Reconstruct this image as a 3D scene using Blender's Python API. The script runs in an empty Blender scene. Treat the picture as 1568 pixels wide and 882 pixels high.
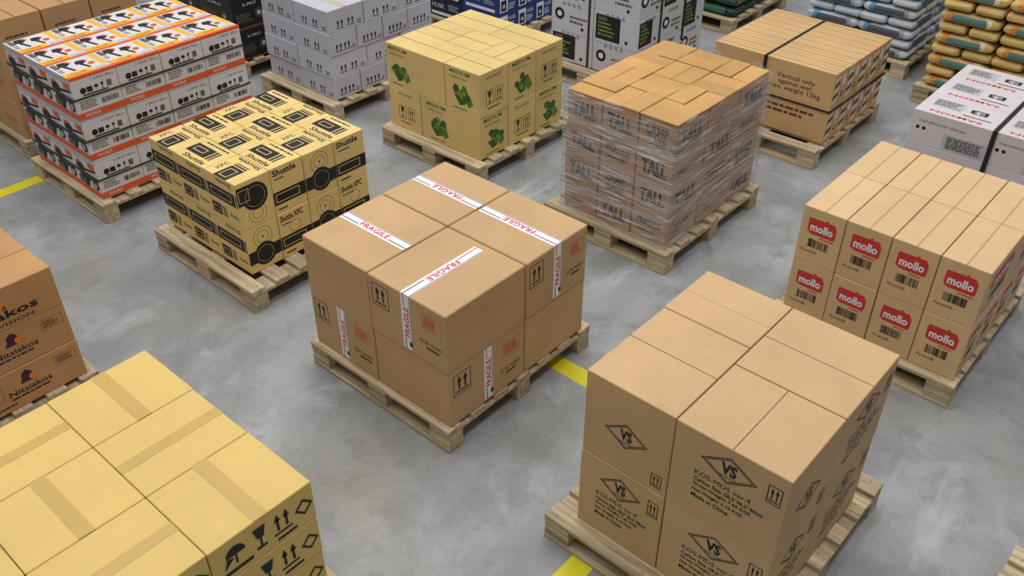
import bpy, math, random
from mathutils import Vector
rnd=random.Random(7)
H=3.25; ZD=0.1448
scene=bpy.context.scene
scene.view_settings.view_transform='Standard'
scene.view_settings.look='None'

def lin(c):
    o=[]
    for v in c[:3]:
        v=v/255.0
        o.append(v/12.92 if v<=0.04045 else ((v+0.055)/1.055)**2.4)
    return (o[0],o[1],o[2],1.0)

# ------------------------------------------------------------------ materials
MATS={}
def nn(nt,t,**k):
    n=nt.nodes.new(t)
    for a,b in k.items(): setattr(n,a,b)
    return n
def base(name):
    m=bpy.data.materials.new(name);m.use_nodes=True
    nt=m.node_tree;b=nt.nodes['Principled BSDF']
    return m,nt,b
def mixc(nt,fac,a,b,mode='MIX'):
    n=nn(nt,'ShaderNodeMix',data_type='RGBA',blend_type=mode)
    if hasattr(fac,'is_linked'): nt.links.new(fac,n.inputs[0])
    else: n.inputs[0].default_value=fac
    for s,i in ((a,6),(b,7)):
        if hasattr(s,'is_linked'): nt.links.new(s,n.inputs[i])
        else: n.inputs[i].default_value=s
    return n.outputs[2]
def card(name,rgb,rough=0.62,var=0.06):
    if name in MATS: return MATS[name]
    m,nt,b=base(name)
    tc=nn(nt,'ShaderNodeTexCoord')
    n1=nn(nt,'ShaderNodeTexNoise');n1.inputs['Scale'].default_value=2.2;n1.inputs['Detail'].default_value=3
    mp=nn(nt,'ShaderNodeMapping');mp.inputs['Scale'].default_value=(110,14,10)
    n2=nn(nt,'ShaderNodeTexNoise');n2.inputs['Scale'].default_value=1.0;n2.inputs['Detail'].default_value=3
    nt.links.new(tc.outputs['Object'],n1.inputs['Vector'])
    nt.links.new(tc.outputs['Object'],mp.inputs['Vector']);nt.links.new(mp.outputs[0],n2.inputs['Vector'])
    c=lin(rgb);d=tuple(x*(1-var*1.6) for x in c[:3])+(1,);e=tuple(min(1,x*(1+var)) for x in c[:3])+(1,)
    r1=nn(nt,'ShaderNodeMapRange');r1.inputs[1].default_value=.3;r1.inputs[2].default_value=.7
    nt.links.new(n1.outputs[0],r1.inputs[0])
    c1=mixc(nt,r1.outputs[0],d,e)
    # scuffs and handling marks
    n3=nn(nt,'ShaderNodeTexNoise');n3.inputs['Scale'].default_value=9;n3.inputs['Detail'].default_value=9;n3.inputs['Roughness'].default_value=.7
    nt.links.new(tc.outputs['Object'],n3.inputs['Vector'])
    r3=nn(nt,'ShaderNodeMapRange');r3.inputs[1].default_value=.58;r3.inputs[2].default_value=.74;r3.inputs[4].default_value=.30
    nt.links.new(n3.outputs[0],r3.inputs[0])
    c1=mixc(nt,r3.outputs[0],c1,tuple(min(1,x*1.18+.02) for x in c[:3])+(1,))
    r4=nn(nt,'ShaderNodeMapRange');r4.inputs[1].default_value=.40;r4.inputs[2].default_value=.28;r4.inputs[4].default_value=.35
    nt.links.new(n3.outputs[0],r4.inputs[0])
    c1=mixc(nt,r4.outputs[0],c1,tuple(x*.72 for x in c[:3])+(1,))
    r2=nn(nt,'ShaderNodeMapRange');r2.inputs[1].default_value=.3;r2.inputs[2].default_value=.7;r2.inputs[3].default_value=.97;r2.inputs[4].default_value=1.02
    nt.links.new(n2.outputs[0],r2.inputs[0])
    at=nn(nt,'ShaderNodeAttribute',attribute_name='tint')
    mu=nn(nt,'ShaderNodeMath',operation='MULTIPLY');nt.links.new(at.outputs['Fac'],mu.inputs[0]);nt.links.new(r2.outputs[0],mu.inputs[1])
    vm=nn(nt,'ShaderNodeVectorMath',operation='SCALE');nt.links.new(c1,vm.inputs[0]);nt.links.new(mu.outputs[0],vm.inputs['Scale'])
    nt.links.new(vm.outputs[0],b.inputs['Base Color'])
    b.inputs['Roughness'].default_value=rough
    b.inputs['Specular IOR Level'].default_value=.35
    bp=nn(nt,'ShaderNodeBump');bp.inputs['Strength'].default_value=.25;bp.inputs['Distance'].default_value=.03
    nt.links.new(n1.outputs[0],bp.inputs['Height']);nt.links.new(bp.outputs[0],b.inputs['Normal'])
    MATS[name]=m;return m
def ink(name,rgb,rough=.55,spec=.3,worn=0.0):
    if name in MATS: return MATS[name]
    m,nt,b=base(name)
    tc=nn(nt,'ShaderNodeTexCoord');n1=nn(nt,'ShaderNodeTexNoise');n1.inputs['Scale'].default_value=40
    nt.links.new(tc.outputs['Object'],n1.inputs['Vector'])
    c=lin(rgb);e=tuple(min(1,x*1.12+.01+worn) for x in c[:3])+(1,)
    nt.links.new(mixc(nt,n1.outputs[0],c,e),b.inputs['Base Color'])
    b.inputs['Roughness'].default_value=rough;b.inputs['Specular IOR Level'].default_value=spec
    MATS[name]=m;return m
def wood():
    m,nt,b=base('pallet_wood')
    tc=nn(nt,'ShaderNodeTexCoord')
    mp=nn(nt,'ShaderNodeMapping');mp.inputs['Scale'].default_value=(2.5,40,40)
    n1=nn(nt,'ShaderNodeTexNoise');n1.inputs['Scale'].default_value=1;n1.inputs['Detail'].default_value=6;n1.inputs['Distortion'].default_value=.6
    nt.links.new(tc.outputs['Object'],mp.inputs[0]);nt.links.new(mp.outputs[0],n1.inputs['Vector'])
    cr=nn(nt,'ShaderNodeValToRGB');cr.color_ramp.elements[0].position=.3;cr.color_ramp.elements[0].color=lin((160,140,110))
    cr.color_ramp.elements[1].position=.7;cr.color_ramp.elements[1].color=lin((222,205,172))
    nt.links.new(n1.outputs[0],cr.inputs[0])
    n2=nn(nt,'ShaderNodeTexNoise');n2.inputs['Scale'].default_value=5;nt.links.new(tc.outputs['Object'],n2.inputs['Vector'])
    c2=mixc(nt,n2.outputs[0],(.70,.68,.65,1),(1.1,1.08,1.05,1))
    c3=mixc(nt,1.0,cr.outputs[0],c2,'MULTIPLY')
    at=nn(nt,'ShaderNodeAttribute',attribute_name='tint')
    vm=nn(nt,'ShaderNodeVectorMath',operation='SCALE');nt.links.new(c3,vm.inputs[0]);nt.links.new(at.outputs['Fac'],vm.inputs['Scale'])
    nt.links.new(vm.outputs[0],b.inputs['Base Color']);b.inputs['Roughness'].default_value=.8
    bp=nn(nt,'ShaderNodeBump');bp.inputs['Strength'].default_value=.25;bp.inputs['Distance'].default_value=.01
    nt.links.new(n1.outputs[0],bp.inputs['Height']);nt.links.new(bp.outputs[0],b.inputs['Normal'])
    return m
WOOD=wood()
def concrete():
    m,nt,b=base('polished_concrete')
    tc=nn(nt,'ShaderNodeTexCoord')
    def noise(s,d=6,dist=0,rough=.5):
        n=nn(nt,'ShaderNodeTexNoise');n.inputs['Scale'].default_value=s;n.inputs['Detail'].default_value=d;n.inputs['Distortion'].default_value=dist;n.inputs['Roughness'].default_value=rough
        nt.links.new(tc.outputs['Object'],n.inputs['Vector']);return n.outputs[0]
    def rng(s,a,bb,c=0.,d=1.):
        r=nn(nt,'ShaderNodeMapRange',interpolation_type='SMOOTHSTEP');r.inputs[1].default_value=a;r.inputs[2].default_value=bb;r.inputs[3].default_value=c;r.inputs[4].default_value=d
        nt.links.new(s,r.inputs[0]);return r.outputs[0]
    c=mixc(nt,rng(noise(1.3,5,.6,.55),.34,.66),lin((131,132,132)),lin((156,159,161)))
    c=mixc(nt,rng(noise(2.8,8,.5,.6),.50,.70,0,.55),c,lin((174,178,181)))
    c=mixc(nt,rng(noise(1.0,4,.4),.50,.68,0,.5),c,lin((144,139,127)))
    c=mixc(nt,rng(noise(4.5,7,.6,.6),.53,.70,0,.5),c,lin((114,114,112)))
    c=mixc(nt,rng(noise(9,9,.3,.75),.52,.70,0,.45),c,lin((120,118,114)))
    c=mixc(nt,rng(noise(17,8,.2,.75),.56,.72,0,.4),c,lin((172,174,176)))
    c=mixc(nt,rng(noise(60,3),.4,.65,0,.15),c,lin((106,106,106)))
    mpp=nn(nt,'ShaderNodeMapping');mpp.inputs['Rotation'].default_value=(0,0,.5);mpp.inputs['Scale'].default_value=(1,.25,1);nt.links.new(tc.outputs['Object'],mpp.inputs[0])
    ns=nn(nt,'ShaderNodeTexNoise');ns.inputs['Scale'].default_value=3.2;ns.inputs['Detail'].default_value=8;ns.inputs['Roughness'].default_value=.6;nt.links.new(mpp.outputs[0],ns.inputs['Vector'])
    c=mixc(nt,rng(ns.outputs[0],.57,.74,0,.6),c,lin((194,198,203)))
    nt.links.new(c,b.inputs['Base Color'])
    nt.links.new(rng(noise(1.7),.3,.7,.36,.55),b.inputs['Roughness'])
    b.inputs['Specular IOR Level'].default_value=.45
    bp=nn(nt,'ShaderNodeBump');bp.inputs['Strength'].default_value=.05;bp.inputs['Distance'].default_value=.01
    nt.links.new(noise(25,4),bp.inputs['Height']);nt.links.new(bp.outputs[0],b.inputs['Normal'])
    return m
def paint():
    m,nt,b=base('yellow_floor_paint')
    tc=nn(nt,'ShaderNodeTexCoord');n=nn(nt,'ShaderNodeTexNoise');n.inputs['Scale'].default_value=14;n.inputs['Detail'].default_value=6
    nt.links.new(tc.outputs['Object'],n.inputs['Vector'])
    nt.links.new(mixc(nt,n.outputs[0],lin((190,180,6)),lin((226,216,30))),b.inputs['Base Color']);b.inputs['Roughness'].default_value=.5
    return m
def film():
    m,nt,b=base('stretch_film')
    tc=nn(nt,'ShaderNodeTexCoord')
    def no(sc,rot,s,d,dist):
        mp=nn(nt,'ShaderNodeMapping');mp.inputs['Scale'].default_value=sc;mp.inputs['Rotation'].default_value=rot
        n=nn(nt,'ShaderNodeTexNoise');n.inputs['Scale'].default_value=s;n.inputs['Detail'].default_value=d;n.inputs['Distortion'].default_value=dist
        nt.links.new(tc.outputs['Object'],mp.inputs[0]);nt.links.new(mp.outputs[0],n.inputs['Vector']);return n.outputs[0]
    def rg(s,a,bb,c,d):
        r=nn(nt,'ShaderNodeMapRange');r.inputs[1].default_value=a;r.inputs[2].default_value=bb;r.inputs[3].default_value=c;r.inputs[4].default_value=d;nt.links.new(s,r.inputs[0]);return r.outputs[0]
    a=no((1.0,1.0,13),(.06,.05,0),1.0,3,.8);c=no((3,3,48),(.16,-.10,0),1.0,5,1.6)
    ad=nn(nt,'ShaderNodeMath',operation='ADD');ad.use_clamp=True
    nt.links.new(rg(a,.42,.66,.08,.42),ad.inputs[0]);nt.links.new(rg(c,.50,.62,0,.50),ad.inputs[1])
    b.inputs['Base Color'].default_value=(.86,.86,.88,1);b.inputs['Roughness'].default_value=.16
    b.inputs['Specular IOR Level'].default_value=.9
    nt.links.new(ad.outputs[0],b.inputs['Alpha'])
    bp=nn(nt,'ShaderNodeBump');bp.inputs['Strength'].default_value=1.0;bp.inputs['Distance'].default_value=.04
    nt.links.new(c,bp.inputs['Height']);nt.links.new(bp.outputs[0],b.inputs['Normal'])
    return m

BLK=ink('black_ink',(28,26,25)); WHT=ink('white_print',(218,218,218)); RED=ink('red_ink',(205,36,60))
SEAM=ink('seam_dark',(84,62,40)); TAPE=ink('white_tape',(222,222,226),.35,.5); GREY=ink('grey_ink',(95,88,82))
BROWNINK=ink('brown_ink',(90,58,34)); STRAP=ink('black_strap',(18,18,20),.35,.5)

# ------------------------------------------------------------------ mesh builder
class MB:
    def __init__(s): s.v=[];s.f=[];s.m=[];s.t=[];s.mats=[]
    def mi(s,mat):
        if mat not in s.mats: s.mats.append(mat)
        return s.mats.index(mat)
    def add(s,verts,faces,mat,tint=1.0):
        o=len(s.v);s.v+= [tuple(x) for x in verts];k=s.mi(mat)
        for i0,f in enumerate(faces):
            s.f.append([i+o for i in f]);s.m.append(k);s.t.append(tint[i0] if isinstance(tint,list) else tint)
    def box(s,x0,x1,y0,y1,z0,z1,mat,b=.003,tint=1.0):
        cx,cy,cz=(x0+x1)/2,(y0+y1)/2,(z0+z1)/2
        X=(x0,x1);Y=(y0,y1);Z=(z0,z1);vs=[];ix={}
        for i in (0,1):
            for j in (0,1):
                for k in (0,1):
                    dx=b*(1-2*i);dy=b*(1-2*j);dz=b*(1-2*k)
                    for a,p in enumerate(((X[i],Y[j]+dy,Z[k]+dz),(X[i]+dx,Y[j],Z[k]+dz),(X[i]+dx,Y[j]+dy,Z[k]))):
                        ix[(i,j,k,a)]=len(vs);vs.append(p)
        fs=[]
        for i in (0,1):
            fs.append([ix[(i,0,0,0)],ix[(i,1,0,0)],ix[(i,1,1,0)],ix[(i,0,1,0)]])
            fs.append([ix[(0,i,0,1)],ix[(1,i,0,1)],ix[(1,i,1,1)],ix[(0,i,1,1)]])
            fs.append([ix[(0,0,i,2)],ix[(1,0,i,2)],ix[(1,1,i,2)],ix[(0,1,i,2)]])
            for j in (0,1):
                fs.append([ix[(0,i,j,1)],ix[(1,i,j,1)],ix[(1,i,j,2)],ix[(0,i,j,2)]])
                fs.append([ix[(i,0,j,0)],ix[(i,1,j,0)],ix[(i,1,j,2)],ix[(i,0,j,2)]])
                fs.append([ix[(i,j,0,0)],ix[(i,j,1,0)],ix[(i,j,1,1)],ix[(i,j,0,1)]])
                for k in (0,1): fs.append([ix[(i,j,k,0)],ix[(i,j,k,1)],ix[(i,j,k,2)]])
        c=Vector((cx,cy,cz));out=[];tt=[]
        for f in fs:
            p=[Vector(vs[q]) for q in f];n=(p[1]-p[0]).cross(p[2]-p[0]);ce=sum(p,Vector())/len(p)
            out.append(f if n.dot(ce-c)>0 else f[::-1])
            nm=n.normalized();flat=max(abs(nm.x),abs(nm.y),abs(nm.z))>.99
            tt.append(tint if flat else tint*1.05)
        s.add(vs,out,mat,tt)
        return (x0,x1,y0,y1,z0,z1)
    def build(s,name,loc=(0,0,0)):
        me=bpy.data.meshes.new(name)
        me.from_pydata([(a-loc[0],b-loc[1],c-loc[2]) for a,b,c in s.v],[],s.f)
        for m in s.mats: me.materials.append(m)
        me.polygons.foreach_set('material_index',s.m)
        at=me.attributes.new('tint','FLOAT','FACE');at.data.foreach_set('value',s.t)
        me.update()
        o=bpy.data.objects.new(name,me);o.location=loc;scene.collection.objects.link(o)
        return o
TX={}
def textgeo(s,bold):
    if (s,bold) in TX: return TX[(s,bold)]
    cu=bpy.data.curves.new('tmp','FONT');cu.body=s;cu.resolution_u=2;cu.offset=bold;cu.align_x='CENTER';cu.space_line=.85
    o=bpy.data.objects.new('tmp',cu);scene.collection.objects.link(o)
    bpy.context.view_layer.update()
    me=bpy.data.meshes.new_from_object(o.evaluated_get(bpy.context.evaluated_depsgraph_get()))
    v=[(p.co.x,p.co.y) for p in me.vertices];f=[list(p.vertices) for p in me.polygons]
    bpy.data.objects.remove(o);bpy.data.curves.remove(cu);bpy.data.meshes.remove(me)
    x0=min(p[0] for p in v);x1=max(p[0] for p in v);y0=min(p[1] for p in v);y1=max(p[1] for p in v)
    v=[((a-(x0+x1)/2)/(x1-x0),(b-(y0+y1)/2)/(y1-y0)) for a,b in v]
    TX[(s,bold)]=(v,f);return TX[(s,bold)]
class Face:
    def __init__(s,mb,b,side):
        x0,x1,y0,y1,z0,z1=b;s.mb=mb
        if side=='L': s.o=Vector((x0,y0,z0));s.U=Vector((1,0,0));s.V=Vector((0,0,1));s.w=x1-x0;s.h=z1-z0
        elif side=='R': s.o=Vector((x1,y0,z0));s.U=Vector((0,1,0));s.V=Vector((0,0,1));s.w=y1-y0;s.h=z1-z0
        else: s.o=Vector((x0,y0,z1));s.U=Vector((1,0,0));s.V=Vector((0,1,0));s.w=x1-x0;s.h=y1-y0
        s.N=s.U.cross(s.V)
    def P(s,u,v,lv): return s.o+s.U*(u*s.w)+s.V*(v*s.h)+s.N*(.0009*lv)
    def rect(s,u0,v0,u1,v1,mat,lv=1,tint=1.):
        s.mb.add([s.P(u0,v0,lv),s.P(u1,v0,lv),s.P(u1,v1,lv),s.P(u0,v1,lv)],[[0,1,2,3]],mat,tint)
    def poly(s,pts,mat,lv=1): s.mb.add([s.P(u,v,lv) for u,v in pts],[list(range(len(pts)))],mat)
    def frame(s,u0,v0,u1,v1,t,mat,lv=1):
        tu=t/s.w;tv=t/s.h
        s.rect(u0,v0,u1,v0+tv,mat,lv);s.rect(u0,v1-tv,u1,v1,mat,lv);s.rect(u0,v0+tv,u0+tu,v1-tv,mat,lv);s.rect(u1-tu,v0+tv,u1,v1-tv,mat,lv)
    def disc(s,u,v,r,mat,lv=1,n=20,sq=1.):
        s.mb.add([s.P(u+r/s.w*math.cos(6.2832*i/n),v+sq*r/s.h*math.sin(6.2832*i/n),lv) for i in range(n)],[list(range(n))],mat)
    def ring(s,u,v,r,t,mat,lv=1,n=24):
        vs=[];fs=[]
        for i in range(n):
            a=6.2832*i/n
            for q in (r,r-t): vs.append(s.P(u+q/s.w*math.cos(a),v+q/s.h*math.sin(a),lv))
        for i in range(n):
            j=(i+1)%n;fs.append([2*i,2*j,2*j+1,2*i+1])
        s.mb.add(vs,fs,mat)
    def text(s,t,u,v,wf,hf,mat,lv=1,rot=0,bold=0.0):
        g,f=textgeo(t,bold);c,n=math.cos(math.radians(rot)),math.sin(math.radians(rot))
        W=wf*s.w;Hh=hf*s.h
        if rot in (90,-90,270): W,Hh=hf*s.h,wf*s.w
        vs=[]
        for a,b in g:
            a*=W;b*=Hh;x=a*c-b*n;y=a*n+b*c
            vs.append(s.P(u+x/s.w,v+y/s.h,lv))
        s.mb.add(vs,f,mat)
    def arrows(s,u0,v0,u1,v1,mat,lv=1,fr=True):
        if fr: s.frame(u0,v0,u1,v1,.0035,mat,lv)
        w=u1-u0;h=v1-v0
        for k in (.33,.67):
            c=u0+w*k
            s.rect(c-w*.045,v0+h*.28,c+w*.045,v0+h*.68,mat,lv)
            s.poly([(c-w*.12,v0+h*.62),(c+w*.12,v0+h*.62),(c,v0+h*.88)],mat,lv)
        s.rect(u0+w*.15,v0+h*.14,u1-w*.15,v0+h*.2,mat,lv)
    def glass(s,u0,v0,u1,v1,mat,lv=1,fr=True):
        if fr: s.frame(u0,v0,u1,v1,.0035,mat,lv)
        w=u1-u0;h=v1-v0;c=(u0+u1)/2
        s.poly([(c-w*.12,v0+h*.5),(c+w*.12,v0+h*.5),(c+w*.25,v0+h*.88),(c-w*.25,v0+h*.88)],mat,lv)
        s.rect(c-w*.04,v0+h*.2,c+w*.04,v0+h*.5,mat,lv);s.rect(c-w*.2,v0+h*.12,c+w*.2,v0+h*.2,mat,lv)
    def umbrella(s,u0,v0,u1,v1,mat,lv=1,fr=True):
        if fr: s.frame(u0,v0,u1,v1,.0035,mat,lv)
        w=u1-u0;h=v1-v0;c=(u0+u1)/2
        s.poly([(c+w*.33*math.cos(math.pi*i/8),v0+h*.5+h*.35*math.sin(math.pi*i/8)) for i in range(9)],mat,lv)
        s.rect(c-w*.03,v0+h*.12,c+w*.03,v0+h*.5,mat,lv)
    def barcode(s,u0,v0,u1,v1,mat=None,lv=1,n=22):
        mat=mat or BLK;x=u0;st=(u1-u0)/n
        for i in range(n):
            ww=st*rnd.choice((.3,.5,.8));s.rect(x,v0,x+ww,v1,mat,lv);x+=st
    def lines(s,u0,v0,u1,v1,n,mat,lv=1,jag=.35):
        h=(v1-v0)/n
        for i in range(n):
            e=u1-(u1-u0)*rnd.random()*jag
            x=u0
            while x<e:
                ww=(u1-u0)*rnd.uniform(.06,.2);s.rect(x,v0+h*(i+.25),min(x+ww,e),v0+h*(i+.75),mat,lv);x+=ww+(u1-u0)*.03

def grid(nx,ny): return [(i/nx,(i+1)/nx,j/ny,(j+1)/ny) for i in range(nx) for j in range(ny)]
def stack(name,ext,ztop,layers,mat,deco,gap=.004,tv=.05,bev=.003,jit=.0025,extra=None):
    x0,x1,y0,y1=ext;mb=MB();n=len(layers);hz=(ztop-ZD)/n
    for li,lay in enumerate(layers):
        za=ZD+hz*li;zb=za+hz-.0015
        for bi,(a,b,c,d) in enumerate(lay):
            j=lambda:rnd.uniform(-jit,jit)
            X0=x0+(x1-x0)*a+gap/2;X1=x0+(x1-x0)*b-gap/2;Y0=y0+(y1-y0)*c+gap/2;Y1=y0+(y1-y0)*d-gap/2
            if a<.01: X0+=j()
            if b>.99: X1+=j()
            if c<.01: Y0+=j()
            if d>.99: Y1+=j()
            m=mat(li,bi) if callable(mat) else mat
            t=1+rnd.uniform(-tv,tv)
            bx=mb.box(X0,X1,Y0,Y1,za,zb,m,bev,t)
            deco(mb,bx,li,bi,c<.01,b>.99,li==n-1,t)
    if extra: extra(mb)
    return mb.build(name,((x0+x1)/2,(y0+y1)/2,ZD))

# ------------------------------------------------------------------ pallets
def pallet(ext,nb=7):
    x0,x1,y0,y1=ext;mb=MB()
    def tb(): return rnd.uniform(.80,1.12)
    W=y1-y0;bw=.098
    for i in range(nb):
        c=y0+bw/2+(W-bw)*i/(nb-1);b2=bw/2
        mb.box(x0+rnd.uniform(0,.008),x1-rnd.uniform(0,.008),c-b2,c+b2,.122,.144,WOOD,.003,tb())
        for q in (x0+.07,(x0+x1)/2,x1-.07):
            for e in (-.02,.02):
                mb.add([(q+e+.004*math.cos(a*1.047),c+e+.004*math.sin(a*1.047),.1443) for a in range(6)],[list(range(6))],GREY)
    for c in (x0+.07,(x0+x1)/2,x1-.07):
        mb.box(c-.065,c+.065,y0+.002,y1-.002,.100,.122,WOOD,.002,tb()*.95)
        for d in (y0+.055,(y0+y1)/2,y1-.055):
            mb.box(c-.065,c+.065,d-.05,d+.05,.022,.100,WOOD,.003,tb()*.92)
    for d in (y0+.052,(y0+y1)/2,y1-.052):
        mb.box(x0+.004,x1-.004,d-.05,d+.05,0,.022,WOOD,.002,tb()*.95)
    return mb.build('wooden_pallet',((x0+x1)/2,(y0+y1)/2,0))
P=dict(frag=(-3.30,-2.27,2.12,3.22),kos=(-1.63,-.60,2.05,3.18),shut=(-4.92,-3.88,2.17,3.29),med=(-4.93,-3.92,4.09,5.22),
 tall=(-3.29,-2.33,4.04,5.17),vert=(-3.29,-2.27,5.86,6.98),mollo=(-1.63,-.60,4.01,5.13),oran=(-6.42,-5.42,2.10,3.40),
 white=(-6.42,-5.46,4.07,5.27),fl=(-7.9,-6.66,2.18,3.32),black=(-7.8,-6.70,4.07,5.2),blue=(-6.45,-5.45,6.0,7.1),
 wine=(-4.90,-3.92,5.9,7.0),green=(-5.05,-4.08,7.8,8.9),gbag=(-3.45,-2.42,7.86,8.96),obag=(-2.22,-1.2,7.5,8.6),
 sam=(-1.76,-.68,5.92,7.02),yel=(-3.22,-2.0,.02,1.26),nit=(-4.93,-3.92,.15,1.26),corner=(-.06,.96,2.12,3.22))
for k,e in P.items(): pallet(e)

# ------------------------------------------------------------------ centre: fragile taped boxes
CB=card('cardboard_plain',(191,156,112))
def tape(f,horiz,c,a,b,wm,flip=0,txt='FRAGILE',tlen=.2):
    if horiz:
        hw=wm/2/f.h;f.rect(a,c-hw,b,c+hw,TAPE,1);m=(a+b)/2
        f.text(txt,m,c,min(tlen/f.w,(b-a)*.9),wm*.55/f.h,RED,2,180 if flip else 0,.01)
        f.rect(a,c+hw*.8,b,c+hw*.9,GREY,2);f.rect(a,c-hw*.5,m-.55*tlen/f.w,c-hw*.36,BLK,2);f.rect(m+.55*tlen/f.w,c-hw*.5,b,c-hw*.36,BLK,2)
    else:
        hw=wm/2/f.w;f.rect(c-hw,a,c+hw,b,TAPE,1);m=(a+b)/2
        f.text(txt,c,m,wm*.55/f.w,min(tlen/f.h,(b-a)*.9),RED,2,-90 if flip else 90,.01)
        f.rect(c+hw*.8,a,c+hw*.9,b,GREY,2);f.rect(c-hw*.5,a,c-hw*.36,m-.55*tlen/f.h,BLK,2);f.rect(c-hw*.5,m+.55*tlen/f.h,c-hw*.36,b,RED,2)
def dfrag(mb,b,li,bi,L,R,T,t):
    def face(f):
        f.arrows(.05,.52,.27,.9,BLK)
        tape(f,False,.5,.05,1,.062,0,tlen=.17)
        f.rect(.525,.12,.56,.2,BLK,3)
        f.frame(.70,.60,.93,.84,.0015,RED);f.lines(.72,.63,.91,.81,4,RED)
        f.ring(.68,.36,.012,.003,BLK);f.text('SBC TRONICS',.83,.36,.22,.05,BLK)
        f.lines(.74,.24,.94,.31,1,BLK)
    if L and ((li==1 and bi==2) or (li==0 and bi==0)): face(Face(mb,b,'L'))
    if R and ((li==1 and bi==3) or (li==0 and bi==2)): face(Face(mb,b,'R'))
    if T:
        f=Face(mb,b,'T')
        if bi==2: tape(f,False,.5,0,.92,.062,1)
        else: tape(f,True,.5,.02,1,.062,1 if bi else 0)
g4=[(0,.485,0,.53),(0,.485,.53,1),(.485,1,0,.53),(.485,1,.53,1)]
stack('taped_cardboard_box_stack',(-3.28,-2.28,2.15,3.16),.812,[g4,g4],CB,dfrag,gap=.007,bev=.005,tv=.04)

# ------------------------------------------------------------------ right front: diamond logo cartons
CK=card('cardboard_light',(199,164,119))
def dkos(mb,b,li,bi,L,R,T,t):
    def diamond(f,c,v,w,h):
        # four-sided outline bars
        for q0,q1 in ((1,.93),(.87,.82)):
            o=[(c-w*q0/2,v),(c,v-h*q0/2),(c+w*q0/2,v),(c,v+h*q0/2)];i=[(c-w*q1/2,v),(c,v-h*q1/2),(c+w*q1/2,v),(c,v+h*q1/2)]
            for k in range(4): f.poly([o[k],o[(k+1)%4],i[(k+1)%4],i[k]],BLK,1)
        f.text('VS',c,v+h*.04,w*.28,h*.44,BLK,1,bold=.04);f.text('WOOSTIN',c,v-h*.26,w*.3,h*.09,BLK,1)
    def face(f,full):
        if full:
            diamond(f,.50,.75,.5 if f.w<.45 else .46,.3)
            f.text('KOS-MDS ver.4',.47,.545,.5,.055,BLK)
            for k,s in enumerate(('Carton Size :58.5*46.5*46cm','Gross Weight: 7.65 KGS','Net Weight: 6.10 KGS','Made in China')):
                ww=(.62,.52,.46,.34)[k];f.text(s,.22+ww/2,.47-.068*k,ww,.048,BLK,bold=.02)
            f.arrows(.83,.66,.95,.86,BLK)
        else:
            diamond(f,.5,.46,.5 if f.w<.45 else .46,.3);f.arrows(.82,.06,.94,.22,BLK)
    if L: face(Face(mb,b,'L'),not(li==1 and bi==0))
    if R: face(Face(mb,b,'R'),bi!=2 or li==0)
    if T:
        f=Face(mb,b,'T')
        if bi==2: f.rect(.497,0,.503,1,SEAM)
        elif bi==0: f.rect(0,.53,1,.535,SEAM)
        elif bi==3: f.rect(0,.48,1,.485,SEAM)
        else: f.rect(0,.46,1,.464,card('cardboard_edge',(180,146,102)))
kl=[(0,.47,0,.6),(0,.47,.6,1),(.47,1,0,.46),(.47,1,.46,1)]
stack('cardboard_box_stack',(-1.51,-.66,2.13,2.99),.98,[kl,kl],CK,dkos,gap=.005,bev=.003,tv=.04)

# ------------------------------------------------------------------ bottom left yellow cartons
CY=card('yellow_carton',(216,185,110),var=.03)
CYT=card('yellow_carton_tape',(196,163,91),.4,var=.03)
def dyel(mb,b,li,bi,L,R,T,t):
    if T:
        f=Face(mb,b,'T')
        if (bi//3+bi%3)%2==0: f.rect(0,.43,1,.57,CYT,1)
        else: f.rect(.43,0,.57,1,CYT,1)
    if R:
        f=Face(mb,b,'R')
        f.rect(.10,.14,.36,.22,BLK,2);f.umbrella(.08,.24,.36,.88,BLK,2,False);f.glass(.33,.16,.58,.88,BLK,2,False);f.arrows(.54,.16,.80,.88,BLK,2,False)
        f.ring(.89,.5,.04,.012,BLK,2,4);f.rect(.60,.10,.8,.16,BLK,2);f.poly([(.1,.3),(.2,.5),(.14,.55)],BLK,2)
yb=[(a,b,c,d) for (a,b) in ((0,.33),(.33,.66),(.66,1)) for (c,d) in ((0,.27),(.27,.635),(.635,1))]
stack('yellow_carton_stack',(-3.175,-2.055,.03,1.225),.72,[yb]*3,CY,dyel,gap=.003,tv=.02)

# ------------------------------------------------------------------ left: orange-brown cartons with logo
CN=card('orange_cardboard',(188,140,92))
ORI=ink('orange_ink',(222,120,30));PUR=ink('purple_ink',(60,30,50))
def dnit(mb,b,li,bi,L,R,T,t):
    if R:
        f=Face(mb,b,'R')
        if li==2:
            c=.38
            f.disc(c,.68,.045,PUR);f.disc(c+.06,.62,.03,ORI,2);f.poly([(c-.12,.5),(c+.14,.5),(c+.02,.95)],PUR,1.5)
            f.text('Nitsiakos',c,.36,.82,.2,BLK,2,bold=.02);f.text('MEAT DIVISION',c-.03,.13,.76,.09,BLK)
        else:
            c=.46
            f.disc(c,.74,.026,PUR);f.disc(c+.05,.66,.018,ORI,2);f.poly([(c-.08,.58),(c+.08,.58),(c,.9)],PUR,1.5)
            f.text('Nitsiakos',c,.42,.42,.14,BLK,bold=.01);f.lines(c-.2,.24,c+.2,.32,1,BLK,jag=.1)
            f.lines(.76,.62,.92,.8,3,BROWNINK);f.frame(.74,.58,.95,.84,.0015,BROWNINK)
            f.frame(.05,.35,.2,.75,.0015,BROWNINK);f.lines(.05,.1,.3,.2,1,BROWNINK)
    if T:
        f=Face(mb,b,'T');f.rect(.497,0,.503,1,SEAM)
stack('cardboard_box_stack',(-4.9,-3.95,.22,1.22),.80,[grid(2,2)]*3,CN,dnit,tv=.04)

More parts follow.
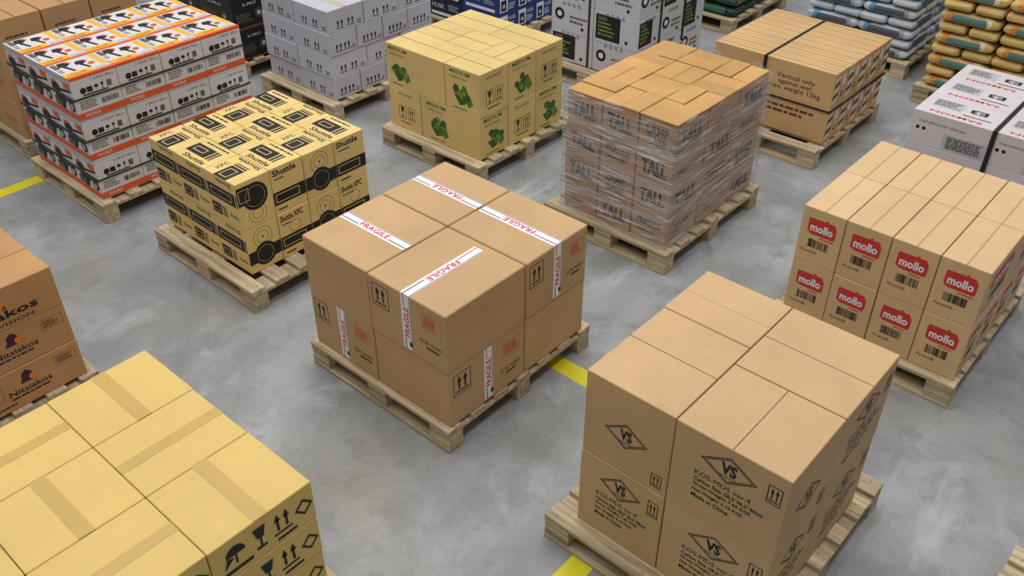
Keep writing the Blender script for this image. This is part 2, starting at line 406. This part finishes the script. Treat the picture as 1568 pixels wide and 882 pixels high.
# ------------------------------------------------------------------ computer cartons
CS=card('pale_yellow_carton',(222,192,122),var=.05)
def dshut(mb,b,li,bi,L,R,T,t):
    iy=bi%4;ix=bi//4
    if T:
        f=Face(mb,b,'T');k=(ix+iy)%2
        if k:
            f.rect(.0,.3,.62,.72,BLK);f.rect(.66,.3,.72,.72,BLK);f.rect(.76,.3,.80,.72,BLK);f.frame(.1,.42,.46,.62,.006,CS,2)
            f.text('Shuttle',.5,.14,.7,.16,BLK,1,0,.015);f.lines(.1,.82,.9,.92,1,BLK)
        else:
            f.rect(.3,.0,.7,.56,BLK);f.frame(.38,.08,.62,.46,.006,CS,2);f.rect(.3,.6,.7,.65,BLK);f.rect(.3,.69,.7,.72,BLK)
            f.text('Shuttle',.5,.88,.7,.13,BLK,1,180,.015);f.text('XPC',.14,.4,.12,.4,BLK,1,90)
    if R:
        f=Face(mb,b,'R')
        if iy%2==1:
            f.text('Shuttle' if li else 'Shuttle XPC',.42,.88,.72,.13,BLK,1,0,.02);f.lines(.1,.72,.5,.77,1,BLK)
            f.rect(0,.2,1,.48,BLK);f.frame(.06,.25,.8,.43,.005,CS,2);f.lines(.1,.06,.5,.13,1,BLK)
            if li==0: f.ring(.5,.63,.04,.002,BLK)
        elif iy==0 and li==1:
            f.disc(.5,.62,.085,BLK);f.rect(0,.52,.4,.9,BLK,1.5);f.frame(.04,.58,.34,.84,.004,CS,2);f.ring(.5,.62,.065,.002,CS,2);f.ring(.5,.25,.06,.002,BLK);f.ring(.5,.25,.035,.002,BLK)
        else:
            f.disc(.5,.34,.075,BLK);f.rect(0,.2,1,.48,BLK,1.5);f.ring(.5,.34,.055,.002,CS,2);f.ring(.5,.72,.065,.002,BLK);f.ring(.5,.72,.04,.002,BLK);f.disc(.5,.72,.006,BLK)
    if L:
        f=Face(mb,b,'L')
        f.rect(.0,.48,.9,.76,BLK);f.frame(.1,.54,.8,.70,.005,CS,2)
        f.rect(.05,.12,.36,.36,BLK);f.frame(.1,.17,.31,.3,.004,CS,2);f.rect(.42,.12,.46,.36,BLK);f.rect(.5,.12,.53,.36,BLK)
        f.text('Shuttle',.6,.9,.5,.09,BLK,1,180);f.text('Shuttle',.78,.25,.3,.09,BLK);f.rect(.93,.48,.97,.76,BLK)
stack('computer_carton_stack',(-4.905,-4.03,2.28,3.2),.745,[grid(3,4)]*2,CS,dshut,tv=.03)

# ------------------------------------------------------------------ orange / white power tool cartons
CWH=card('white_carton',(208,204,204),.5,var=.03);ORG=ink('orange_print',(212,84,40));YLW=ink('yellow_print',(224,166,50));LG=ink('light_grey_print',(172,174,178))
def saw(f,u,v,w,h,lv=2,m=None):
    m=m or BLK
    f.poly([(u,v),(u+w*.35,v-h*.12),(u+w*.42,v+h*.3),(u+w*.3,v+h*.5),(u+w*.02,v+h*.35)],m,lv)
    f.poly([(u+w*.35,v+h*.02),(u+w,v+h*.25),(u+w,v+h*.38),(u+w*.38,v+h*.2)],m,lv+.3)
    f.poly([(u+w*.05,v+h*.35),(u+w*.3,v+h*.5),(u+w*.22,v+h*.62),(u+w*.02,v+h*.5)],ORG,lv+1)
def doran(mb,b,li,bi,L,R,T,t):
    if T:
        f=Face(mb,b,'T')
        f.rect(.90,0,1,1,ORG);f.rect(.70,.0,.9,.62,YLW);f.rect(0,.88,.70,1,YLW)
        saw(f,.06,.2,.6,.4);saw(f,.2,.52,.5,.36,2.5);f.rect(.05,.05,.35,.16,GREY,1);f.rect(.76,.66,.88,.95,LG)
        f.text('1-COLOR',.82,.28,.08,.4,BLK,2,90);f.disc(.5,.75,.02,ORG,4);f.lines(.4,.04,.66,.14,2,GREY)
    if R:
        f=Face(mb,b,'R')
        f.rect(0,.02,1,.17,ORG);f.rect(.0,.94,1,1,ORG) if li==2 else f.rect(0,.97,1,1,LG)
        f.text('1 SAW 42cc',.68,.87,.5,.06,GREY,1);f.disc(.22,.66,.02,BLK);f.rect(.3,.6,.42,.72,BLK);f.umbrella(.44,.56,.58,.76,BLK,1,False);f.glass(.58,.56,.70,.76,BLK,1,False);f.rect(.74,.6,.84,.74,GREY)
        f.rect(.2,.54,.75,.57,BLK);f.barcode(.55,.26,.92,.38);f.lines(.08,.24,.45,.44,4,GREY);f.text('WORX',.3,.095,.34,.08,WHT,2)
    if L:
        f=Face(mb,b,'L')
        f.rect(0,.0,1,.14,ORG);f.rect(.0,.86,1,1,LG);saw(f,.08,.56,.85,.4);saw(f,.15,.34,.8,.35,2.5);f.rect(.05,.16,.45,.36,GREY,1);f.rect(.66,.72,.92,.86,ORG,2)
        f.poly([(.3,.15),(.45,.15),(.62,.5),(.5,.55)],BLK,3);f.disc(.8,.3,.035,BLK,3);f.disc(.8,.3,.02,LG,4)
def orstr(mb):
    for z in (.14+.14,.14+.42,.14+.70):
        mb.box(-6.378,-5.474,2.142,3.388,z,z+.010,STRAP,.001)
stack('power_tool_carton_stack',(-6.37,-5.48,2.15,3.38),.985,[grid(3,4)]*3,CWH,doran,extra=orstr,tv=.03)

# ------------------------------------------------------------------ far left brown, black
CF=card('brown_cardboard',(184,142,98))
def dfl(mb,b,li,bi,L,R,T,t):
    if T: Face(mb,b,'T').rect(0,.49,1,.51,SEAM)
    if R: Face(mb,b,'R').lines(.2,.3,.8,.6,3,BROWNINK)
    if L: Face(mb,b,'L').lines(.3,.3,.8,.5,2,ORG)
stack('cardboard_box_stack',(-7.86,-6.70,2.22,3.3),1.02,[grid(3,3)]*3,CF,dfl,gap=.01)
CBK=card('black_carton',(34,34,38),.4,var=.1)
def dblk(mb,b,li,bi,L,R,T,t):
    for s,o in(('L',L),('R',R)):
        if o:
            f=Face(mb,b,s);f.text('X-PRO',.5,.75,.4,.09,WHT);f.rect(0,.02,1,.04,ORG);f.lines(.1,.2,.6,.5,4,GREY);f.ring(.75,.4,.04,.008,GREY);f.disc(.75,.4,.02,LG)
stack('black_carton_stack',(-7.76,-6.74,4.11,5.16),.95,[grid(2,3)]*3,CBK,dblk)

# ------------------------------------------------------------------ white boxes with arrow marks
CG=card('pale_grey_carton',(186,186,197),.6,var=.03);TANT=card('tan_tape',(190,180,150),.4)
def dwh(mb,b,li,bi,L,R,T,t):
    for s,o in(('L',L),('R',R)):
        if o:
            f=Face(mb,b,s);q=.055/f.w
            for c in (.32,.62): f.arrows(c-q,.08,c+q,.56,BLK,1,False)
            f.lines(.8,.1,.95,.3,2,GREY)
    if T:
        f=Face(mb,b,'T')
        if f.h>f.w: f.rect(.42,0,.58,1,TANT)
        else: f.rect(0,.42,1,.58,TANT)
ws=[[(0,.5,0,.34),(0,.5,.34,.67),(0,.5,.67,1),(.5,1,0,.25),(.5,1,.25,.5),(.5,1,.5,.75),(.5,1,.75,1)],grid(2,3)]
stack('white_box_stack',(-6.37,-5.52,4.15,5.24),.86,[ws[0],ws[1],ws[0],ws[1]],CG,dwh,gap=.008,tv=.06,jit=.008)

# ------------------------------------------------------------------ vegetable cartons
CM=card('veg_carton',(212,184,120),var=.06);GRN=ink('green_ink',(84,116,40));GR2=ink('green_ink_dark',(54,86,28));GR3=ink('green_ink_light',(112,142,58))
def broc(f,u,v,s):
    for i in range(22):
        a=rnd.random()*6.28;r=rnd.random()*.8
        f.disc(u+s*1.15*r*math.cos(a)/f.w,v+s*.8*r*math.sin(a)/f.h,s*rnd.uniform(.16,.34),(GRN,GR2,GR3,GR2)[i%4],1+i*.1,8)
    f.poly([(u-s*.9/f.w,v-s*.2/f.h),(u-s*.3/f.w,v-s*1.0/f.h),(u+s*.3/f.w,v-s*.8/f.h),(u+s*.2/f.w,v-s*.1/f.h)],GR2,.8)
    f.poly([(u+s*.2/f.w,v-s*.3/f.h),(u+s*.7/f.w,v-s*1.0/f.h),(u+s*1.2/f.w,v-s*.6/f.h),(u+s*.9/f.w,v)],GRN,.9)
def dmed(mb,b,li,bi,L,R,T,t):
    def veg(f,u):
        f.text('MEDIUM',u-.02/f.w,.9,.19/f.w,.085,GRN,1,0,.02);f.text('Little boo',u-.03/f.w,.78,.15/f.w,.07,GRN,1)
        broc(f,u,.42,.085);f.lines(u-.09/f.w,.05,u+.06/f.w,.10,1,GR2)
    def ico(f,u):
        f.text('BOUKET',u,.86,.15/f.w,.055,GR2);f.glass(u-.085/f.w,.25,u-.01/f.w,.58,BLK);f.arrows(u+.01/f.w,.25,u+.085/f.w,.58,BLK);f.lines(u-.07/f.w,.14,u+.07/f.w,.19,1,BLK)
    if L:
        f=Face(mb,b,'L')
        if li==1 and bi==0: veg(f,.24)
        elif li==1: veg(f,.5)
        elif bi==0: ico(f,.55)
        else: veg(f,.3)
    if R:
        f=Face(mb,b,'R')
        if (li==1 and bi==4) or (li==0 and bi!=3): veg(f,.52)
        else: ico(f,.5)
    if T:
        f=Face(mb,b,'T')
        if f.w>f.h: f.rect(0,.49,1,.505,SEAM)
        else: f.rect(.49,0,.505,1,SEAM)
m1=[(0,.64,0,.33),(.64,1,0,.33),(0,.36,.33,.66),(.36,.7,.33,.66),(.7,1,.33,.66),(0,.5,.66,1),(.5,1,.66,1)]
m0=[(0,.36,0,.33),(.36,1,0,.33),(0,.5,.33,.66),(.5,1,.33,.66),(0,.5,.66,1),(.5,1,.66,1)]
stack('vegetable_carton_stack',(-4.91,-3.98,4.18,5.08),.785,[m0,m1],CM,dmed,gap=.006,tv=.05)

# ------------------------------------------------------------------ shrink wrapped stack
CT=card('tall_cardboard',(176,142,108));CTT=card('tall_cardboard_top',(190,146,88),.45,var=.1)
DG=ink('dark_grey_ink',(58,55,54))
TT={'L':[['','TALL','FRAGILE'],['TALL','LAMP\nBASE','TALL'],['TALL','FRAGILE','TALL'],['TALL','TALL','LAMP\nBASE']],
    'R':[['FRAGILE','','TALL'],['TALL','FRAGILE','LAMP\nBASE'],['','TALL','FRAGILE'],['TALL','','TALL']]}
def dtall(mb,b,li,bi,L,R,T,t):
    for s,o in(('L',L),('R',R)):
        if not o: continue
        f=Face(mb,b,s);w=TT[s][li][bi//3 if s=='L' else bi%3]
        if w=='TALL': f.text(w,.5,.5,.70,.50,DG,1,0,.05);f.lines(.1,.08,.5,.14,1,GREY)
        elif w=='FRAGILE': f.text(w,.5,.62,.66,.24,DG,1,0,.03);f.lines(.2,.25,.8,.4,1,GREY)
        elif w: f.text(w,.5,.5,.6,.6,DG,1,0,.03)
        else: f.lines(.2,.3,.6,.5,2,GREY)
def talltop(mb):
    x0,x1,y0,y1=-3.18,-2.39,4.11,5.15;n=3;m=4;cw=(x1-x0)/n;ch=(y1-y0)/m
    for i in range(n):
        for j in range(m):
            for k in range(2):
                t=1+rnd.uniform(-.14,.12);z=.948;hh=rnd.uniform(.008,.018)
                if (i+j)%2: mb.box(x0+cw*(i+k/2)+.002,x0+cw*(i+(k+1)/2)-.002,y0+ch*j+.002,y0+ch*(j+1)-.002,z,z+hh,CTT,.003,t)
                else: mb.box(x0+cw*i+.002,x0+cw*(i+1)-.002,y0+ch*(j+k/2)+.002,y0+ch*(j+(k+1)/2)-.002,z,z+hh,CTT,.003,t)
tall=stack('shrink_wrapped_box_stack',(-3.18,-2.39,4.11,5.15),.948,[grid(3,3)]*4,CT,dtall,gap=.008,jit=.004,extra=talltop,tv=.06)
def wrap():
    x0,x1,y0,y1=-3.196,-2.374,4.094,5.166;vs=[];fs=[];per=[]
    n=26
    for i in range(n): per.append((x0+(x1-x0)*i/n,y0))
    for i in range(n): per.append((x1,y0+(y1-y0)*i/n))
    for i in range(n): per.append((x1-(x1-x0)*i/n,y1))
    for i in range(n): per.append((x0,y1-(y1-y0)*i/n))
    cx,cy=(x0+x1)/2,(y0+y1)/2;N=len(per);rows=22
    for r in range(rows+1):
        z=.146+(.958-.146)*r/rows
        for k,(x,y) in enumerate(per):
            d=rnd.uniform(-.002,.004)
            zz=z+(.02*math.sin(k*.7) if r==rows else 0)
            vs.append((x+(d if x>cx else -d),y+(d if y>cy else -d),zz))
    for r in range(rows):
        for k in range(N):
            a=r*N+k;b=r*N+(k+1)%N;fs.append([a,b,b+N,a+N])
    me=bpy.data.meshes.new('stretch_film');me.from_pydata([(a-tall.location.x,b-tall.location.y,c-tall.location.z) for a,b,c in vs],[],fs)
    me.materials.append(film())
    for p in me.polygons: p.use_smooth=True
    o=bpy.data.objects.new('stretch_film',me);scene.collection.objects.link(o);o.parent=tall
wrap()

# ------------------------------------------------------------------ strapped long cartons
CV=card('strapped_cardboard',(198,162,113))
def dvert(mb,b,li,bi,L,R,T,t):
    if L:
        f=Face(mb,b,'L')
        if li==1: f.text('Vertical only\nagainst wet\nmax. weight 15kg',.70,.40,.42,.5,BLK)
        else: f.lines(.5,.5,.9,.8,2,BROWNINK)
    if R:
        f=Face(mb,b,'R')
        if bi%2==0:
            for k in range(5): f.poly([(.1,.1+.16*k),(.9,.18+.16*k),(.9,.26+.16*k),(.1,.18+.16*k)],BLK if k%2 else WHT,1)
        else: f.rect(.3,.55,.7,.85,WHT);f.lines(.35,.2,.7,.4,2,BLK)
    if T:
        f=Face(mb,b,'T');f.rect(0,.47,1,.53,card('strapped_cardboard_dark',(164,124,78)))
def vstr(mb):
    xm=-2.84
    mb.box(xm-.011,xm+.011,6.002,6.957,.147,.683,STRAP,.001)
    mb.box(-3.277,-2.281,6.003,6.957,.39,.402,STRAP,.001)
stack('strapped_carton_stack',(-3.27,-2.29,6.01,6.95),.68,[grid(1,9)]*2,CV,dvert,extra=vstr,gap=.006)

# ------------------------------------------------------------------ red label cartons
CMo=card('mollo_cardboard',(210,177,132),var=.04);MR=ink('mollo_red',(196,50,42))
CMoD=card('mollo_seam',(184,148,100))
def dmol(mb,b,li,bi,L,R,T,t):
    for s,o in(('L',L),('R',R)):
        if not o: continue
        f=Face(mb,b,s)
        u0,u1,v0,v1=.18,.84,.54,.82
        f.poly([(u0,v0+.04),(u0+.1,v0),(u1-.02,v0),(u1,v0+.05),(u1,v1-.08),(u1-.06,v1),(u0+.02,v1),(u0,v1-.03)],MR)
        f.rect(u0+.40,v1,u0+.45,v1+.03,MR)
        f.text('mollo',.51,.67,.54,.15,WHT,2,0,.04)
        f.barcode(.26,.30,.74,.45,BLK);f.lines(.5,.48,.84,.52,1,MR);f.text('MonetteSBL',.32,.22,.4,.05,BROWNINK)
    if T:
        f=Face(mb,b,'T');f.rect(.485,0,.515,1,CMoD)
ml4=[(i/4,(i+1)/4,j/4,(j+1)/4) for i in range(4) for j in range(4)]
stack('cardboard_box_stack',(-1.575,-.625,4.06,5.02),.802,[ml4,[(i/4,(i+1)/4,j/2,(j+1)/2) for i in range(4) for j in range(2)]],CMo,dmol,gap=.005,tv=.03)

# ------------------------------------------------------------------ white monitor cartons
CSm=card('white_carton_pink',(206,198,202),.5,var=.03)
def dsam(mb,b,li,bi,L,R,T,t):
    if T:
        f=Face(mb,b,'T');f.text('SAMSON',.5,.14,.66,.10,RED,1,180,.02);f.rect(.12,.42,.5,.8,LG);f.lines(.14,.46,.48,.78,7,GREY,2);f.text('E3',.7,.6,.22,.2,BLK,1,180,.03)
        f.rect(.55,.3,.9,.34,GREY)
    if L:
        f=Face(mb,b,'L');f.text('manufacturer address',.4,.72,.6,.08,GREY);f.disc(.1,.5,.012,BLK);f.disc(.18,.5,.012,BLK);f.rect(.45,.05,.98,.5,LG);f.lines(.5,.1,.94,.46,8,BLK,2,.1)
    if R: Face(mb,b,'R').lines(.1,.2,.9,.6,5,GREY)
def samst(mb):
    xm=-1.2;mb.box(xm-.012,xm+.012,5.992,7.005,.147,.616,STRAP,.001)
stack('white_monitor_carton_stack',(-1.73,-.70,6.0,7.0),.612,[grid(2,3)]*2,CSm,dsam,extra=samst,gap=.006,tv=.02)

# ------------------------------------------------------------------ blue cartons, black-white cartons
CBL=card('blue_carton',(40,58,120),.4)
CBD=card('navy_carton',(32,34,60),.4)
def dblu(mb,b,li,bi,L,R,T,t):
    if R:
        f=Face(mb,b,'R');f.rect(.08,.1,.5,.9,WHT);f.rect(.14,.16,.42,.7,CBD,2)
        f.text('HUSK',.75,.7,.36,.2,WHT,2);f.lines(.55,.15,.9,.5,3,WHT,2);f.disc(.28,.4,.02,LG,3)
    if L:
        f=Face(mb,b,'L');f.rect(.1,.1,.9,.26,WHT);f.text('HUSK',.3,.6,.36,.24,WHT,2);f.lines(.6,.45,.9,.8,3,LG,2)
    if T: Face(mb,b,'T').rect(0,.45,1,.55,WHT)
stack('blue_carton_stack',(-6.42,-5.5,6.05,7.08),.86,[grid(2,4)]*4,lambda l,b:CBL if b>=4 else CBD,dblu,gap=.006)
def dwin(mb,b,li,bi,L,R,T,t):
    for s,o in(('L',L),('R',R)):
        if o:
            f=Face(mb,b,s)
            if (li+bi)%2: f.disc(.2,.55,.05,BLK);f.disc(.2,.55,.025,WHT,2);f.lines(.45,.3,.9,.6,2,GREY)
            else: f.rect(.05,.1,.6,.9,BLK);f.lines(.1,.2,.5,.7,4,GR3,2);f.rect(.1,.72,.3,.84,GREY,2)
            for k in range(4): f.ring(.3+.12*k,.92,.014,.004,BLK,3)
            f.disc(.75,.2,.015,BLK)
def wst(mb):
    mb.box(-4.45,-4.435,5.992,7.0,.147,.926,STRAP,.001);mb.box(-4.857,-3.943,6.3,6.315,.147,.926,STRAP,.001);mb.box(-4.857,-3.943,6.66,6.675,.147,.926,STRAP,.001)
stack('white_appliance_carton_stack',(-4.85,-3.95,6.0,6.99),.92,[grid(2,3)]*3,card('white_carton2',(196,196,202),.5,var=.03),dwin,extra=wst,gap=.007)

# ------------------------------------------------------------------ bag stacks
def bag(mb,x0,x1,y0,y1,z0,z1,mat,bandmat,ax,t):
    cx,cy,cz=(x0+x1)/2,(y0+y1)/2,(z0+z1)/2;a,b,c=(x1-x0)/2,(y1-y0)/2,(z1-z0)/2
    def e(w,p): return math.copysign(abs(w)**p,w)
    rings=10;seg=36;vs=[]
    for i in range(rings+1):
        ph=-math.pi/2+math.pi*i/rings
        for j in range(seg):
            th=2*math.pi*(j+.5)/seg
            r=e(math.cos(ph),.34) if 0<i<rings else 0
            x=r*e(math.cos(th),.22);y=r*e(math.sin(th),.22);z=e(math.sin(ph),.75)
            n=1+rnd.uniform(-.012,.012)
            vs.append((cx+a*x*n,cy+b*y*n,cz+c*z*(1-.18*max(abs(x),abs(y))**4)))
    for i in range(rings):
        for j in range(seg):
            k=(j+1)%seg;q=[i*seg+j,i*seg+k,(i+1)*seg+k,(i+1)*seg+j]
            px=sum(vs[w][ax] for w in q)/4;r=(px-(cx,cy)[ax])/((a,b)[ax])
            pz=(sum(vs[w][2] for w in q)/4-cz)/c
            m=mat
            if -.75<r<-.35: m=bandmat[0]
            elif -.15<r<.3 and abs(pz)<.6: m=bandmat[1]
            elif .45<r<.7 : m=bandmat[2]
            mb.add([vs[w] for w in q],[[0,1,2,3]],m,t)
def bagstack(name,ext,ztop,n,mat,bands):
    x0,x1,y0,y1=ext;mb=MB();h=(ztop-ZD)/n
    for l in range(n):
        z0=ZD+h*l;z1=z0+h*1.02
        lay=[(a,b,c,d,0) for a,b,c,d in grid(2,4)] if l%2==0 else [(a,b,c,d,1) for a,b,c,d in grid(4,2)]
        for a,b,c,d,ax in lay:
            j=lambda:rnd.uniform(-.010,.010)
            bag(mb,x0+(x1-x0)*a+j(),x0+(x1-x0)*b+j(),y0+(y1-y0)*c+j(),y0+(y1-y0)*d+j(),z0-(0 if l==0 else .004),z1,mat,bands,ax,1+rnd.uniform(-.06,.06))
    return mb.build(name,((x0+x1)/2,(y0+y1)/2,ZD))
BW=card('bag_white',(184,190,196),.45);BB=ink('bag_blue',(84,136,168));BDk=ink('bag_dark',(80,84,90))
bagstack('cement_bag_stack',(-3.42,-2.46,7.9,8.92),.84,8,BW,(BB,BDk,ink('bag_grey',(140,146,152))))
BO=card('bag_tan',(200,170,104),.5);BT=ink('bag_teal',(86,120,110));BR=ink('bag_orange',(196,124,48))
bagstack('cement_bag_stack',(-2.18,-1.24,7.54,8.56),.95,9,BO,(BR,BT,ink('bag_cream',(214,198,158))))
BG=card('bag_darkgreen',(36,60,52),.45)
bagstack('cement_bag_stack',(-5.0,-4.12,7.85,8.86),.80,7,BG,(ink('bag_orange2',(160,90,50)),ink('bag_green2',(50,100,80)),ink('bag_black',(24,28,28))))

# ------------------------------------------------------------------ floor
fm=MB();fm.add([(-22,-8,0),(12,-8,0),(12,24,0),(-22,24,0)],[[0,1,2,3]],concrete());fm.build('floor')
def stripe(x0,x1,y0,y1,z):
    m=MB();m.add([(x0,y0,z),(x1,y0,z),(x1,y1,z),(x0,y1,z)],[[0,1,2,3]],PY);return m.build('yellow_floor_line')
PY=paint()
stripe(-6.41,-6.30,-2,2.6,.0008)
stripe(-2.6,-1.355,2.93,3.04,.0008)
stripe(-1.465,-1.355,-2,3.04,.0012)

# ------------------------------------------------------------------ light
def area(name,x,y,z,sx,sy,p):
    l=bpy.data.lights.new(name,'AREA');l.shape='RECTANGLE';l.size=sx;l.size_y=sy;l.energy=p;l.color=(1,.99,.97)
    o=bpy.data.objects.new(name,l);o.location=(x,y,z);scene.collection.objects.link(o)
for i,x in enumerate((-9,-6,-3,0)): area('ceiling_strip_light',x,4.5,8,1.4,14,305)
w=bpy.data.worlds.new('w');scene.world=w;w.use_nodes=True
w.node_tree.nodes['Background'].inputs[0].default_value=(.96,.98,1,1);w.node_tree.nodes['Background'].inputs[1].default_value=.25

# ------------------------------------------------------------------ camera
cam=bpy.data.cameras.new('camera');co=bpy.data.objects.new('camera',cam);scene.collection.objects.link(co)
cam.lens=1408.1/1568*36;cam.sensor_width=36;co.location=(0,0,H)
co.rotation_euler=(math.pi/2-math.radians(36.144),0,math.radians(41.421));scene.camera=co
